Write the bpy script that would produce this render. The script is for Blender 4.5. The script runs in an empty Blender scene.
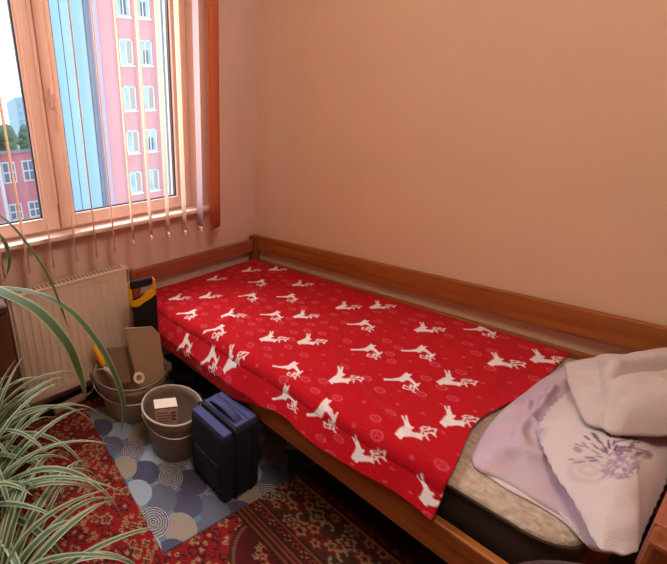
import bpy, bmesh, math, random
import numpy as np
from mathutils import Vector, Matrix, noise
random.seed(7)
C = bpy.context.scene.collection
S = bpy.context.scene
W, Hh = 667, 564

# ------------------------------------------------------------------ camera geometry (solved from the room's vanishing points)
F, CX, CY = 369.785, 132.669, 256.258
CAM = Vector((1.66454635, -1.7895058, 1.25250061))
M = Matrix(((0.49, 0.22109, -0.84322), (0.86814, -0.21135, 0.44907), (-0.07893, -0.95208, -0.2955)))

def ray(u, v): return M @ Vector(((u - CX) / F, (v - CY) / F, 1.0))
def at(u, v, axis, val):
    """the place in the room where the sight line through a photo pixel meets the plane axis = val"""
    d = ray(u, v); t = (val - CAM[axis]) / d[axis]
    return CAM + d * t
def along(u, v, t): return CAM + ray(u, v) * t

# ------------------------------------------------------------------ materials
def hexc(h):
    h = h.lstrip('#'); r = [int(h[i:i+2], 16) / 255 for i in (0, 2, 4)]
    return tuple((c / 12.92 if c <= .04045 else ((c + .055) / 1.055) ** 2.4) for c in r) + (1,)

def mat(name, col, rough=.6, metal=0, bump=0, bscale=60, var=0, vscale=4, trans=0, alpha=1, spec=.4, stretch=(1, 1, 1), emit=0):
    m = bpy.data.materials.new(name); m.use_nodes = True
    nt = m.node_tree; N = nt.nodes; L = nt.links
    b = N['Principled BSDF']
    c = hexc(col) if isinstance(col, str) else col
    b.inputs['Base Color'].default_value = c
    b.inputs['Roughness'].default_value = rough
    b.inputs['Metallic'].default_value = metal
    b.inputs['Specular IOR Level'].default_value = spec
    if emit:
        b.inputs['Emission Color'].default_value = c; b.inputs['Emission Strength'].default_value = emit
    tc = N.new('ShaderNodeTexCoord'); mp = N.new('ShaderNodeMapping'); mp.inputs['Scale'].default_value = stretch
    L.new(tc.outputs['Object'], mp.inputs[0])
    if var:
        n = N.new('ShaderNodeTexNoise'); n.inputs['Scale'].default_value = vscale; n.inputs['Detail'].default_value = 5
        L.new(mp.outputs[0], n.inputs['Vector'])
        r = N.new('ShaderNodeMapRange'); r.inputs[1].default_value = .25; r.inputs[2].default_value = .75
        r.inputs[3].default_value = 1 - var; r.inputs[4].default_value = 1 + var
        L.new(n.outputs['Fac'], r.inputs[0])
        mx = N.new('ShaderNodeVectorMath'); mx.operation = 'SCALE'; mx.inputs[0].default_value = c[:3]
        L.new(r.outputs[0], mx.inputs['Scale']); L.new(mx.outputs[0], b.inputs['Base Color'])
    if bump:
        n = N.new('ShaderNodeTexNoise'); n.inputs['Scale'].default_value = bscale; n.inputs['Detail'].default_value = 4
        L.new(mp.outputs[0], n.inputs['Vector'])
        bp = N.new('ShaderNodeBump'); bp.inputs['Strength'].default_value = bump; bp.inputs['Distance'].default_value = .01
        L.new(n.outputs['Fac'], bp.inputs['Height']); L.new(bp.outputs[0], b.inputs['Normal'])
    if trans:
        t = N.new('ShaderNodeBsdfTranslucent'); t.inputs[0].default_value = c
        ms = N.new('ShaderNodeMixShader'); ms.inputs[0].default_value = trans
        out = N['Material Output']
        L.new(b.outputs[0], ms.inputs[1]); L.new(t.outputs[0], ms.inputs[2]); L.new(ms.outputs[0], out.inputs[0])
    return m

def wood(name, c1, c2, axis=0, rough=.45):
    """planed pine with long grain and dark knots"""
    m = mat(name, c1, rough, bump=.05, bscale=90)
    nt = m.node_tree; N = nt.nodes; L = nt.links; b = N['Principled BSDF']
    tc = N.new('ShaderNodeTexCoord'); mp = N.new('ShaderNodeMapping')
    s = [26, 26, 26]; s[axis] = 1.6; mp.inputs['Scale'].default_value = s
    L.new(tc.outputs['Object'], mp.inputs[0])
    n = N.new('ShaderNodeTexNoise'); n.inputs['Scale'].default_value = 1.2; n.inputs['Detail'].default_value = 6; n.inputs['Distortion'].default_value = 1.2
    L.new(mp.outputs[0], n.inputs['Vector'])
    rp = N.new('ShaderNodeValToRGB'); rp.color_ramp.elements[0].position = .3; rp.color_ramp.elements[1].position = .7
    rp.color_ramp.elements[0].color = hexc(c2); rp.color_ramp.elements[1].color = hexc(c1)
    L.new(n.outputs['Fac'], rp.inputs[0])
    mp2 = N.new('ShaderNodeMapping'); s2 = [9, 9, 9]; s2[axis] = 3.2; mp2.inputs['Scale'].default_value = s2
    L.new(tc.outputs['Object'], mp2.inputs[0])
    v = N.new('ShaderNodeTexVoronoi'); v.inputs['Scale'].default_value = 1.0; v.inputs['Randomness'].default_value = 1
    L.new(mp2.outputs[0], v.inputs['Vector'])
    kr = N.new('ShaderNodeMapRange'); kr.inputs[1].default_value = .10; kr.inputs[2].default_value = .22; kr.inputs[3].default_value = .25; kr.inputs[4].default_value = 1
    L.new(v.outputs['Distance'], kr.inputs[0])
    mx = N.new('ShaderNodeVectorMath'); mx.operation = 'SCALE'
    L.new(rp.outputs[0], mx.inputs[0]); L.new(kr.outputs[0], mx.inputs['Scale']); L.new(mx.outputs[0], b.inputs['Base Color'])
    return m

def attr_mat(name, rough=.9, bump=.3, bscale=300, sheen=0):
    """cloth whose print is stored as a colour attribute on the weave"""
    m = mat(name, (1, 1, 1, 1), rough, bump=bump, bscale=bscale, spec=.15)
    N = m.node_tree.nodes; L = m.node_tree.links
    a = N.new('ShaderNodeAttribute'); a.attribute_name = 'print'
    L.new(a.outputs['Color'], N['Principled BSDF'].inputs['Base Color'])
    N['Principled BSDF'].inputs['Sheen Weight'].default_value = sheen
    return m

def glass_mat(name, tint=(1, 1, 1, 1), refl=.06):
    m = bpy.data.materials.new(name); m.use_nodes = True; N = m.node_tree.nodes; L = m.node_tree.links
    N.remove(N['Principled BSDF'])
    t = N.new('ShaderNodeBsdfTransparent'); t.inputs[0].default_value = tint
    g = N.new('ShaderNodeBsdfGlossy'); g.inputs['Roughness'].default_value = .02
    ms = N.new('ShaderNodeMixShader'); ms.inputs[0].default_value = refl
    L.new(t.outputs[0], ms.inputs[1]); L.new(g.outputs[0], ms.inputs[2]); L.new(ms.outputs[0], N['Material Output'].inputs[0])
    return m

# ------------------------------------------------------------------ building helpers
def root(name, label, cat, loc=(0, 0, 0), group=None):
    o = bpy.data.objects.new(name, None); C.objects.link(o); o.location = loc; o.empty_display_size = .05
    o['label'] = label; o['category'] = cat
    if group: o['group'] = group
    return o

def wloc(o):
    v = Vector(o.location)
    while o.parent: o = o.parent; v += Vector(o.location)
    return v

def tag(o, label, cat, group=None):
    o['label'] = label; o['category'] = cat
    if group: o['group'] = group
    return o

def obj(name, bm, ms, parent=None, smooth=False, label=None, origin=None):
    """links a bmesh given in world coordinates as ONE mesh object"""
    base = wloc(parent) if parent else Vector((0, 0, 0))
    off = Vector(origin) if origin is not None else base
    if off.length: bmesh.ops.translate(bm, verts=bm.verts, vec=-off)
    bmesh.ops.recalc_face_normals(bm, faces=bm.faces)
    me = bpy.data.meshes.new(name); bm.to_mesh(me); bm.free()
    for m in (ms if isinstance(ms, (list, tuple)) else [ms]): me.materials.append(m)
    if smooth:
        for p in me.polygons: p.use_smooth = True
    o = bpy.data.objects.new(name, me); C.objects.link(o)
    o.location = off - base
    if parent: o.parent = parent
    if label: o['label'] = label
    return o

def BM(): return bmesh.new()

def box(bm, lo, hi, bev=0, rot=None, piv=None, mi=0, seg=2):
    lo, hi = Vector(lo), Vector(hi)
    r = bmesh.ops.create_cube(bm, size=1)
    vs = r['verts']
    for v in vs: v.co = Vector(((lo[i] + hi[i]) / 2 + v.co[i] * (hi[i] - lo[i]) for i in range(3)))
    fs = set(f for v in vs for f in v.link_faces)
    if bev:
        es = list(set(e for v in vs for e in v.link_edges))
        rr = bmesh.ops.bevel(bm, geom=es, offset=bev, segments=seg, affect='EDGES', profile=.5)
        vs = list(set(rr['verts']) | set(v for v in vs if v.is_valid)); fs = set(f for v in vs for f in v.link_faces)
    if rot is not None:
        bmesh.ops.rotate(bm, verts=vs, cent=piv if piv is not None else (lo + hi) / 2, matrix=rot)
    for f in fs: f.material_index = mi
    return vs

def tube(bm, pts, r, seg=8, cap=True, mi=0, closed=False):
    pts = [Vector(p) for p in pts]; n = len(pts); rings = []
    rr = r if isinstance(r, (list, tuple)) else [r] * n
    up = Vector((0, 0, 1)); prev = None
    for i, p in enumerate(pts):
        if closed: d = pts[(i + 1) % n] - pts[i - 1]
        else: d = pts[min(i + 1, n - 1)] - pts[max(i - 1, 0)]
        d.normalize()
        if prev is None:
            a = d.cross(up)
            if a.length < .1: a = d.cross(Vector((1, 0, 0)))
        else: a = prev - d * prev.dot(d)
        a.normalize(); prev = a; b = d.cross(a)
        rings.append([bm.verts.new(p + (a * math.cos(k * 2 * math.pi / seg) + b * math.sin(k * 2 * math.pi / seg)) * rr[i]) for k in range(seg)])
    for i in range(n if closed else n - 1):
        A, B = rings[i], rings[(i + 1) % n]
        for k in range(seg):
            bm.faces.new((A[k], A[(k + 1) % seg], B[(k + 1) % seg], B[k])).material_index = mi
    if cap and not closed:
        bm.faces.new(rings[0][::-1]).material_index = mi; bm.faces.new(rings[-1]).material_index = mi

def lathe(bm, prof, cen, seg=40, mi=0):
    """prof: list of (radius, z); closed only where radius is 0"""
    cen = Vector(cen); rings = []
    for r, z in prof:
        if r < 1e-6: rings.append([bm.verts.new(cen + Vector((0, 0, z)))])
        else: rings.append([bm.verts.new(cen + Vector((r * math.cos(k * 2 * math.pi / seg), r * math.sin(k * 2 * math.pi / seg), z))) for k in range(seg)])
    for A, B in zip(rings, rings[1:]):
        for k in range(seg):
            k2 = (k + 1) % seg
            if len(A) == 1 and len(B) == 1: continue
            if len(A) == 1: f = bm.faces.new((A[0], B[k], B[k2]))
            elif len(B) == 1: f = bm.faces.new((A[k], A[k2], B[0]))
            else: f = bm.faces.new((A[k], A[k2], B[k2], B[k]))
            f.material_index = mi

def prism(bm, poly, o, ax, ay, th, mi=0, bev=0):
    """flat outline poly (2D) in the frame (o, ax, ay) given thickness th"""
    ax, ay, o = Vector(ax).normalized(), Vector(ay).normalized(), Vector(o); nz = ax.cross(ay)
    a = [bm.verts.new(o + ax * x + ay * y - nz * th / 2) for x, y in poly]
    b = [bm.verts.new(o + ax * x + ay * y + nz * th / 2) for x, y in poly]
    fs = [bm.faces.new(a[::-1]), bm.faces.new(b)]
    n = len(poly)
    for i in range(n): fs.append(bm.faces.new((a[i], a[(i + 1) % n], b[(i + 1) % n], b[i])))
    for f in fs: f.material_index = mi
    if bev: bmesh.ops.bevel(bm, geom=list(set(e for f in fs for e in f.edges)), offset=bev, segments=2, affect='EDGES')

def struct(name, bm, m, parent=None, smooth=False):
    o = obj(name, bm, m, parent, smooth)
    if not parent: o['kind'] = 'structure'
    return o

def bez(pts, n=24):
    """smooth curve through points (Catmull-Rom)"""
    P = [Vector(p) for p in pts]; P = [P[0] * 2 - P[1]] + P + [P[-1] * 2 - P[-2]]; out = []
    k = len(P) - 3
    for i in range(k):
        for j in range(n // k + 1):
            t = j / (n // k + 1); a, b, c, d = P[i:i+4]
            out.append(.5 * ((2 * b) + (c - a) * t + (2 * a - 5 * b + 4 * c - d) * t * t + (3 * b - a - 3 * c + d) * t ** 3))
    out.append(P[-2]); return out

def grid_cloth(name, pos, cols, m, smooth=True, solid=0):
    """pos: (nu, nv, 3) array of points, cols: (nu, nv, 3) linear colours stored as the cloth's print"""
    nu, nv = pos.shape[:2]
    me = bpy.data.meshes.new(name)
    idx = np.arange(nu * nv).reshape(nu, nv)
    q = np.stack([idx[:-1, :-1], idx[1:, :-1], idx[1:, 1:], idx[:-1, 1:]], -1).reshape(-1, 4)
    me.vertices.add(nu * nv); me.vertices.foreach_set('co', pos.reshape(-1).astype(np.float32))
    me.loops.add(q.size); me.loops.foreach_set('vertex_index', q.reshape(-1).astype(np.int32))
    me.polygons.add(len(q)); me.polygons.foreach_set('loop_start', np.arange(0, q.size, 4, dtype=np.int32))
    me.update(calc_edges=True); me.validate()
    if cols is not None:
        a = me.color_attributes.new('print', 'FLOAT_COLOR', 'POINT')
        rgba = np.ones((nu * nv, 4), np.float32); rgba[:, :3] = cols.reshape(-1, 3)
        a.data.foreach_set('color', rgba.reshape(-1))
    if smooth: me.polygons.foreach_set('use_smooth', np.ones(len(q), dtype=bool))
    me.materials.append(m)
    o = bpy.data.objects.new(name, me); C.objects.link(o)
    if solid:
        md = o.modifiers.new('thickness', 'SOLIDIFY'); md.thickness = solid; md.offset = -1
    return o

def lin(h): return np.array(hexc(h)[:3])

# ------------------------------------------------------------------ palette
M_wall = mat('painted_wall', '#dfbfa6', .85, bump=.08, bscale=180, var=.03, vscale=3)
M_wallw = mat('painted_window_wall', '#dcbfb4', .85, bump=.08, bscale=180, var=.03, vscale=3)
M_ceil = mat('ceiling_paint', '#d8c8ba', .9, var=.02)
M_floor = wood('dark_floorboards', '#3a241a', '#22140e', 0, .5)
M_pvc = mat('window_plastic', '#e9c9c0', .35, var=.03, vscale=6)
M_pvcl = mat('window_plastic_bead', '#e8cdc6', .3)
M_gasket = mat('window_gasket', '#3d3840', .6)
M_sill = mat('sill_plastic', '#ecd6cc', .3, var=.02)
M_glass = glass_mat('clear_glass')
M_slat = mat('slat_fabric', '#fae3d0', .7, trans=.6, bump=.1, bscale=400)
M_slat3 = mat('slat_fabric_daylit', '#efe4ec', .7, trans=.6, bump=.1, bscale=400)  # daylight gap and sky reflection painted as one slat's whitish lavender
M_slat2 = mat('slat_fabric_backlit', '#f2a070', .7, trans=.5, bump=.1, bscale=400)  # same fabric, backlight on the end stack put into a deeper orange
M_pine = wood('varnished_pine', '#a8652f', '#84481c', 0)
M_piney = wood('varnished_pine_cross', '#a8604a', '#8c4a38', 1)
M_pinez = wood('varnished_pine_upright', '#9a562c', '#743c1c', 2)
M_rad = mat('radiator_enamel', '#e6d3c0', .4, var=.03, vscale=5)
M_radd = mat('radiator_shadow_gap', '#94826f', .6)
M_steel = mat('steel', '#b5aea8', .3, 1)
M_white = mat('white_plastic', '#dcd2c8', .4)
M_black = mat('black_plastic', '#17161a', .5, bump=.1, bscale=200)
M_yellow = mat('yellow_plastic', '#e2a50f', .4)

# ================================================================== the room
def room():
    b = BM(); box(b, (-.02, -3.6, -.05), (3.6, .02, 0)); struct('floor', b, M_floor)
    b = BM(); box(b, (-.2, -3.6, 2.55), (3.6, .15, 2.65)); struct('ceiling', b, M_ceil)
    b = BM(); box(b, (-.2, 0, 0), (3.6, .15, 2.55)); struct('wall_right', b, M_wall)
    b = BM()
    y0, y1, z0, z1 = -2.25, -.46, .85, 2.2
    for lo, hi in (((-.2, -3.6, 0), (0, 0, z0)), ((-.2, -3.6, z1), (0, 0, 2.55)), ((-.2, y1, z0), (0, 0, z1)), ((-.2, -3.6, z0), (0, y0, z1))):
        box(b, lo, hi)
    struct('wall_window', b, M_wallw)
    b = BM(); box(b, (3.5, -3.6, 0), (3.6, 0, 2.55)); struct('wall_back', b, M_wall)
    b = BM(); box(b, (0, -3.6, 0), (3.6, -3.5, 2.55)); struct('wall_left', b, M_wall)
    # window: outer frame, two sashes with bead, gasket and pane
    w = bpy.data.objects.new('window_1', None); C.objects.link(w); w['kind'] = 'structure'
    b = BM()
    xo, xi = -.13, -.055
    box(b, (xo, y0 + .05, z0), (xi - .001, y1 - .04, z0 + .035), .004); box(b, (xo, y0 + .05, z1 - .05), (xi - .001, y1 - .04, z1), .004)
    box(b, (xo, y0, z0), (xi, y0 + .05, z1), .004); box(b, (xo, y1 - .04, z0), (xi, y1, z1), .004)
    box(b, (xo, -1.29, z0 + .035), (xi - .002, -1.235, z1 - .05), .004)
    obj('frame', b, M_pvc, w)
    def sash(ya, yb, st):
        za, zb = z0 + .03, z1 - .045; x0, x1 = -.1, -.035; ga = .062
        b = BM()
        for lo, hi in (((x0, ya + st, za), (x1 - .001, yb - st, za + ga)), ((x0, ya + st, zb - ga), (x1 - .001, yb - st, zb)), ((x0, ya, za), (x1, ya + st, zb)), ((x0, yb - st, za), (x1, yb, zb))):
            box(b, lo, hi, .006)
        s = obj('sash', b, M_pvc, w)
        b = BM(); g = .006
        for lo, hi in (((-.07, ya + st, za + ga), (-.05, yb - st, za + ga + g)), ((-.07, ya + st, zb - ga - g), (-.05, yb - st, zb - ga)),
                       ((-.07, ya + st, za + ga), (-.05, ya + st + g, zb - ga)), ((-.07, yb - st - g, za + ga), (-.05, yb - st, zb - ga))):
            box(b, lo, hi)
        obj('gasket', b, M_gasket, s)
        b = BM(); box(b, (-.064, ya + st, za + ga), (-.058, yb - st, zb - ga)); obj('pane', b, M_glass, s)
        return s
    sash(-2.2, -1.262, .075)
    s2 = sash(-1.255, -.492, .075)
    b = BM(); box(b, (-.035, -1.278, 1.0), (-.022, -1.262, 2.13), .003); obj('cover_strip', b, M_pvcl, w)
    b = BM(); box(b, (-.035, -1.232, 1.42), (-.022, -1.202, 1.50), .004); tube(b, [(-.03, -1.217, 1.47), (.012, -1.217, 1.47), (.016, -1.217, 1.46), (.016, -1.217, 1.36)], .009)
    obj('handle', b, M_pvcl, s2)
    b = BM(); box(b, (-.06, y0 - .03, .842), (.05, y1 + .09, .866), .006); struct('trim_1', b, M_sill)
room()

# ================================================================== vertical blind
def blind():
    w = root('vertical_blind', 'vertical blind of separate peach fabric slats hanging at the window', 'blind', (.1, -1.1, 2.28))
    b = BM(); box(b, (.075, -2.3, 2.26), (.125, -.38, 2.30), .004); obj('headrail', b, M_white, w)
    ys = [-1.9, -1.795, -1.69, -1.58, -1.473, -1.365, -1.253, -1.151, -1.053, -.945, -.839, -.734, -.628, -.52, -.445, -.425, -.405]
    for i, y in enumerate(ys):
        tip = .752 + random.uniform(-.006, .006)
        a = math.radians((-23 if y > -1.2 else -17) - random.uniform(-1.5, 1.5) if y < -.55 else (-20, -34, -64, -70)[i - 13])
        d = Vector((math.cos(a), math.sin(a), 0)); n = Vector((-d.y, d.x, 0)); c = Vector((.1, y, 0)); wd = .089
        b = BM()
        for k in range(9):
            z = tip + (2.25 - tip) * k / 8
            row = [c + d * (s * wd / 2) + n * (.006 * (1 - s * s)) + Vector((0, 0, z)) for s in (-1, -.5, 0, .5, 1)]
            row = [b.verts.new(p) for p in row]
            if k:
                for j in range(4): b.faces.new((pr_[j], pr_[j + 1], row[j + 1], row[j]))
            pr_ = row
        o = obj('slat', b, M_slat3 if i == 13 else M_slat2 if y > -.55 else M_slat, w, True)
        md = o.modifiers.new('thickness', 'SOLIDIFY'); md.thickness = .0008
        b = BM(); box(b, c + Vector((-.03, -.0025, tip + .004)), c + Vector((.03, .0025, tip + .03)), .001)
        bmesh.ops.rotate(b, verts=b.verts, cent=c, matrix=Matrix.Rotation(a, 3, 'Z'))
        obj('weight', b, M_slat, o)
blind()

# ================================================================== radiator
def radiator():
    y0, y1, z0, z1 = -1.585, -.985, .10, .655
    r = root('radiator', 'cream ribbed panel radiator on the wall below the window', 'radiator', (.05, -1.28, z0))
    b = BM(); n = 16
    prof = []
    for i in range(n):
        a = y0 + .015 + (y1 - y0 - .03) * i / n; w = (y1 - y0 - .03) / n
        prof += [(a, 0), (a + w * .2, 0), (a + w * .4, -.0035), (a + w * .8, -.0035)]
    prof.append((y1 - .015, 0))
    zs = [(z0, .0), (z0 + .03, 0), (z0 + .05, 1), (z1 - .05, 1), (z1 - .03, 0), (z1 - .012, 0)]
    rows = [[b.verts.new((.098 + dx * k, y, z)) for y, dx in prof] for z, k in zs]
    for A, B in zip(rows, rows[1:]):
        for i in range(len(A) - 1): b.faces.new((A[i], A[i + 1], B[i + 1], B[i]))
    box(b, (.045, y0 + .006, z0), (.084, y1 - .006, z1 - .014))
    obj('front_panel', b, M_rad, r)
    b = BM(); box(b, (.035, y0, z1 - .014), (.102, y1, z1), .004)
    for i in range(28):
        y = y0 + .02 + i * (y1 - y0 - .04) / 28
        box(b, (.05, y, z1 - .002), (.088, y + .011, z1 + .0015), mi=1)
    obj('top_grille', b, [M_rad, M_radd], r)
    for y in (y0, y1 - .004):
        b = BM(); box(b, (.036, y, z0 + .02), (.1, y + .004, z1 - .006), .001); obj('side_cover', b, M_rad, r)
    b = BM(); tube(b, [(.065, y1 - .004, z1 - .03), (.065, y1 + .02, z1 - .03)], .012, 12); tube(b, [(.065, y1 + .02, z1 - .03), (.065, y1 + .03, z1 - .03)], .007, 6)
    obj('bleed_valve', b, M_steel, r)
    b = BM(); tube(b, [(.07, y1 + .0, z0 + .03), (.07, y1 + .028, z0 + .03), (.07, y1 + .03, z0), (.07, y1 + .03, .0)], .009, 10); obj('pipe', b, M_rad, r)
    for y in (y0 + .12, y1 - .12):
        b = BM(); box(b, (0, y - .015, z0 + .05), (.046, y + .015, z1 - .06), .002); obj('bracket', b, M_rad, r)
radiator()

# ================================================================== bed
X1 = 1.668      # inner face of the footboard
def bed():
    t = root('bed_frame', 'varnished pine bed frame with low rails in the room corner', 'bed frame', (.85, -.48, 0))
    def post(x, y, h):
        b = BM(); box(b, (x - .026, y - .026, 0), (x + .026, y + .026, h), .006); return obj('post', b, M_pinez, t)
    post(.03, -.03, .622); post(.03, -.925, .60); post(X1 + .028, -.03, .622); post(X1 + .028, -.935, .622)
    b = BM(); box(b, (.014, -.9, .527), (.042, -.055, .60), .004); obj('headboard_rail', b, M_piney, t)
    b = BM(); box(b, (.014, -.9, .29), (.042, -.055, .40), .004); obj('headboard_rail', b, M_piney, t)
    b = BM(); box(b, (.055, -.034, .527), (X1, -.008, .622), .004); obj('guard_rail', b, M_pine, t)
    b = BM(); box(b, (.055, -.034, .385), (X1, -.008, .47), .004); obj('side_rail', b, M_pine, t)
    b = BM(); box(b, (.055, -.942, .285), (X1, -.917, .375), .005); obj('side_rail', b, M_pine, t)
    b = BM(); box(b, (X1, -.91, .527), (X1 + .028, -.055, .622), .004); obj('footboard_rail', b, M_piney, t)
    b = BM(); box(b, (X1, -.91, .285), (X1 + .028, -.055, .375), .004); obj('footboard_rail', b, M_piney, t)
    for i in range(9):
        x = .12 + i * .18; b = BM(); box(b, (x, -.916, .288), (x + .08, -.036, .306), .002); obj('slat', b, M_piney, t)
bed()

M_tick = mat('quilted_ticking', '#b8a898', .9, bump=.6, bscale=80, var=.28, vscale=75)
M_band = mat('black_mattress_band', '#3e3838', .75, bump=.15, bscale=150)
def mattress():
    x0, x1, y0, y1, z0, z1 = .062, 1.612, -.89, -.045, .308, .455
    t = root('mattress', 'mattress with black side band and quilted tan top on the pine bed', 'mattress', (.85, -.47, z0))
    r = .07
    def outline(inset):
        out = []
        for cx, cy, a0 in ((x1, y1, 0), (x0, y1, 90), (x0, y0, 180), (x1, y0, 270)):
            sx = -1 if cx == x1 else 1; sy = -1 if cy == y1 else 1
            for k in range(9):
                a = math.radians(a0 + k * 90 / 8)
                out.append((cx + sx * r + (r - inset) * math.cos(a), cy + sy * r + (r - inset) * math.sin(a)))
        return out
    b = BM(); rows = []
    for z, ins in ((z0, .02), (z0 + .01, .004), (z0 + .03, 0), (z1 - .03, 0), (z1 - .012, .002)):
        rows.append([b.verts.new((x, y, z)) for x, y in outline(ins)])
    for A, B in zip(rows, rows[1:]):
        for i in range(len(A)): b.faces.new((A[i], A[(i + 1) % len(A)], B[(i + 1) % len(A)], B[i]))
    b.faces.new(rows[0][::-1]); b.faces.new(rows[-1])
    obj('side_band', b, M_band, t, True, 'black fabric side band')
    b = BM(); rows = []
    for z, ins in ((z1 - .012, -.002), (z1 - .004, -.001), (z1, .006), (z1 + .004, .03), (z1 + .004, .06)):
        rows.append([b.verts.new((x, y, z)) for x, y in outline(ins)])
    for A, B in zip(rows, rows[1:]):
        for i in range(len(A)): b.faces.new((A[i], A[(i + 1) % len(A)], B[(i + 1) % len(A)], B[i]))
    b.faces.new(rows[-1])
    obj('quilted_top', b, M_tick, t, True, 'quilted tan ticking top')
    b = BM(); tube(b, [(x, y, z1 - .01) for x, y in outline(-.004)], .004, 6, closed=True); obj('piping', b, mat('brown_piping', '#3a2a20', .8), t, True)
mattress()

# ------------------------------------------------------------------ raster painting on cloth grids
def inside(px, py, poly):
    n = len(poly); r = np.zeros(px.shape, bool); j = n - 1
    for i in range(n):
        xi, yi = poly[i]; xj, yj = poly[j]
        c = ((yi > py) != (yj > py)) & (px < (xj - xi) * (py - yi) / (yj - yi + 1e-12) + xi)
        r ^= c; j = i
    return r
def seg_dist(px, py, a, b):
    ax, ay = a; bx, by = b; dx, dy = bx - ax, by - ay
    t = np.clip(((px - ax) * dx + (py - ay) * dy) / (dx * dx + dy * dy + 1e-12), 0, 1)
    return np.hypot(px - ax - t * dx, py - ay - t * dy)

DA_POLY = [(85,418),(105,405),(125,390),(150,375),(152,350),(140,318),(150,315),(160,340),(168,345),(165,318),(178,318),(182,350),(190,378),(215,388),(200,398),(185,402),(200,415),(235,420),(250,425),(262,435),(250,462),(225,450),(190,445),(160,445),(135,440),(125,450),(110,445),(100,430)]
DA_LINES = [[(250,430),(270,405),(300,410),(320,395)],[(260,440),(300,425),(340,430),(350,450)],[(280,420),(290,450),(295,462)],[(300,410),(330,405),(365,412)],[(325,425),(338,440),(362,412)],[(255,400),(275,390),(300,395)]]
DB_POLY = [(40,92),(90,95),(110,92),(140,88),(158,70),(175,55),(190,68),(212,68),(195,85),(215,100),(240,125),(265,135),(240,150),(225,130),(200,110),(180,105),(160,118),(135,108),(90,106),(40,103)]
DB_LINES = [[(235,135),(230,182)],[(225,140),(200,165),(165,155),(170,135),(195,150)],[(240,150),(260,168)],[(215,165),(240,185)],[(250,145),(262,125)],[(205,150),(212,132)]]
def to_cloth(pts, cx, cy):
    c0 = at(380 + cx * .165, 365 + cy * .165, 2, .465)
    out = []
    for x, y in pts:
        p = at(380 + x * .165, 365 + y * .165, 2, .465); out.append((p.x - c0.x, p.y - c0.y))
    return out
DEER = {'A': (to_cloth(DA_POLY, 200, 405), [to_cloth(l, 200, 405) for l in DA_LINES]),
        'B': (to_cloth(DB_POLY, 165, 105), [to_cloth(l, 165, 105) for l in DB_LINES])}
PA = [(178.6,298.5),(209,297.7),(215.6,280),(250,271.7),(276.5,270.4),(301,285),(232,316.6),(304,315.8),(272,339.7),(310,341.8),(346,307),(380,307),(426,331),(501.6,364.5),(543.6,360),(455.4,384),(344,380),(413,434),(464,427.5)]
PB = [(259,284),(250,298.5),(289,298.5),(189.6,314.5),(273.6,315.8),(217,332.6),(362.6,326),(290,369),(369,352),(420,354),(480.6,331.7),(407,384)]
deer_at = [('A', at(u, v, 2, .465)) for u, v in PA] + [('B', at(u, v, 2, .465)) for u, v in PB]
deer_at = [(k, p.x, p.y) for k, p in deer_at] + [('B', 1.12, -.915), ('A', .76, -.925), ('B', .66, -.965), ('B', 1.0, -.95), ('A', 1.25, -.965), ('A', 1.40, -.96), ('B', .19, -.97), ('B', .50, -.98)]

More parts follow.
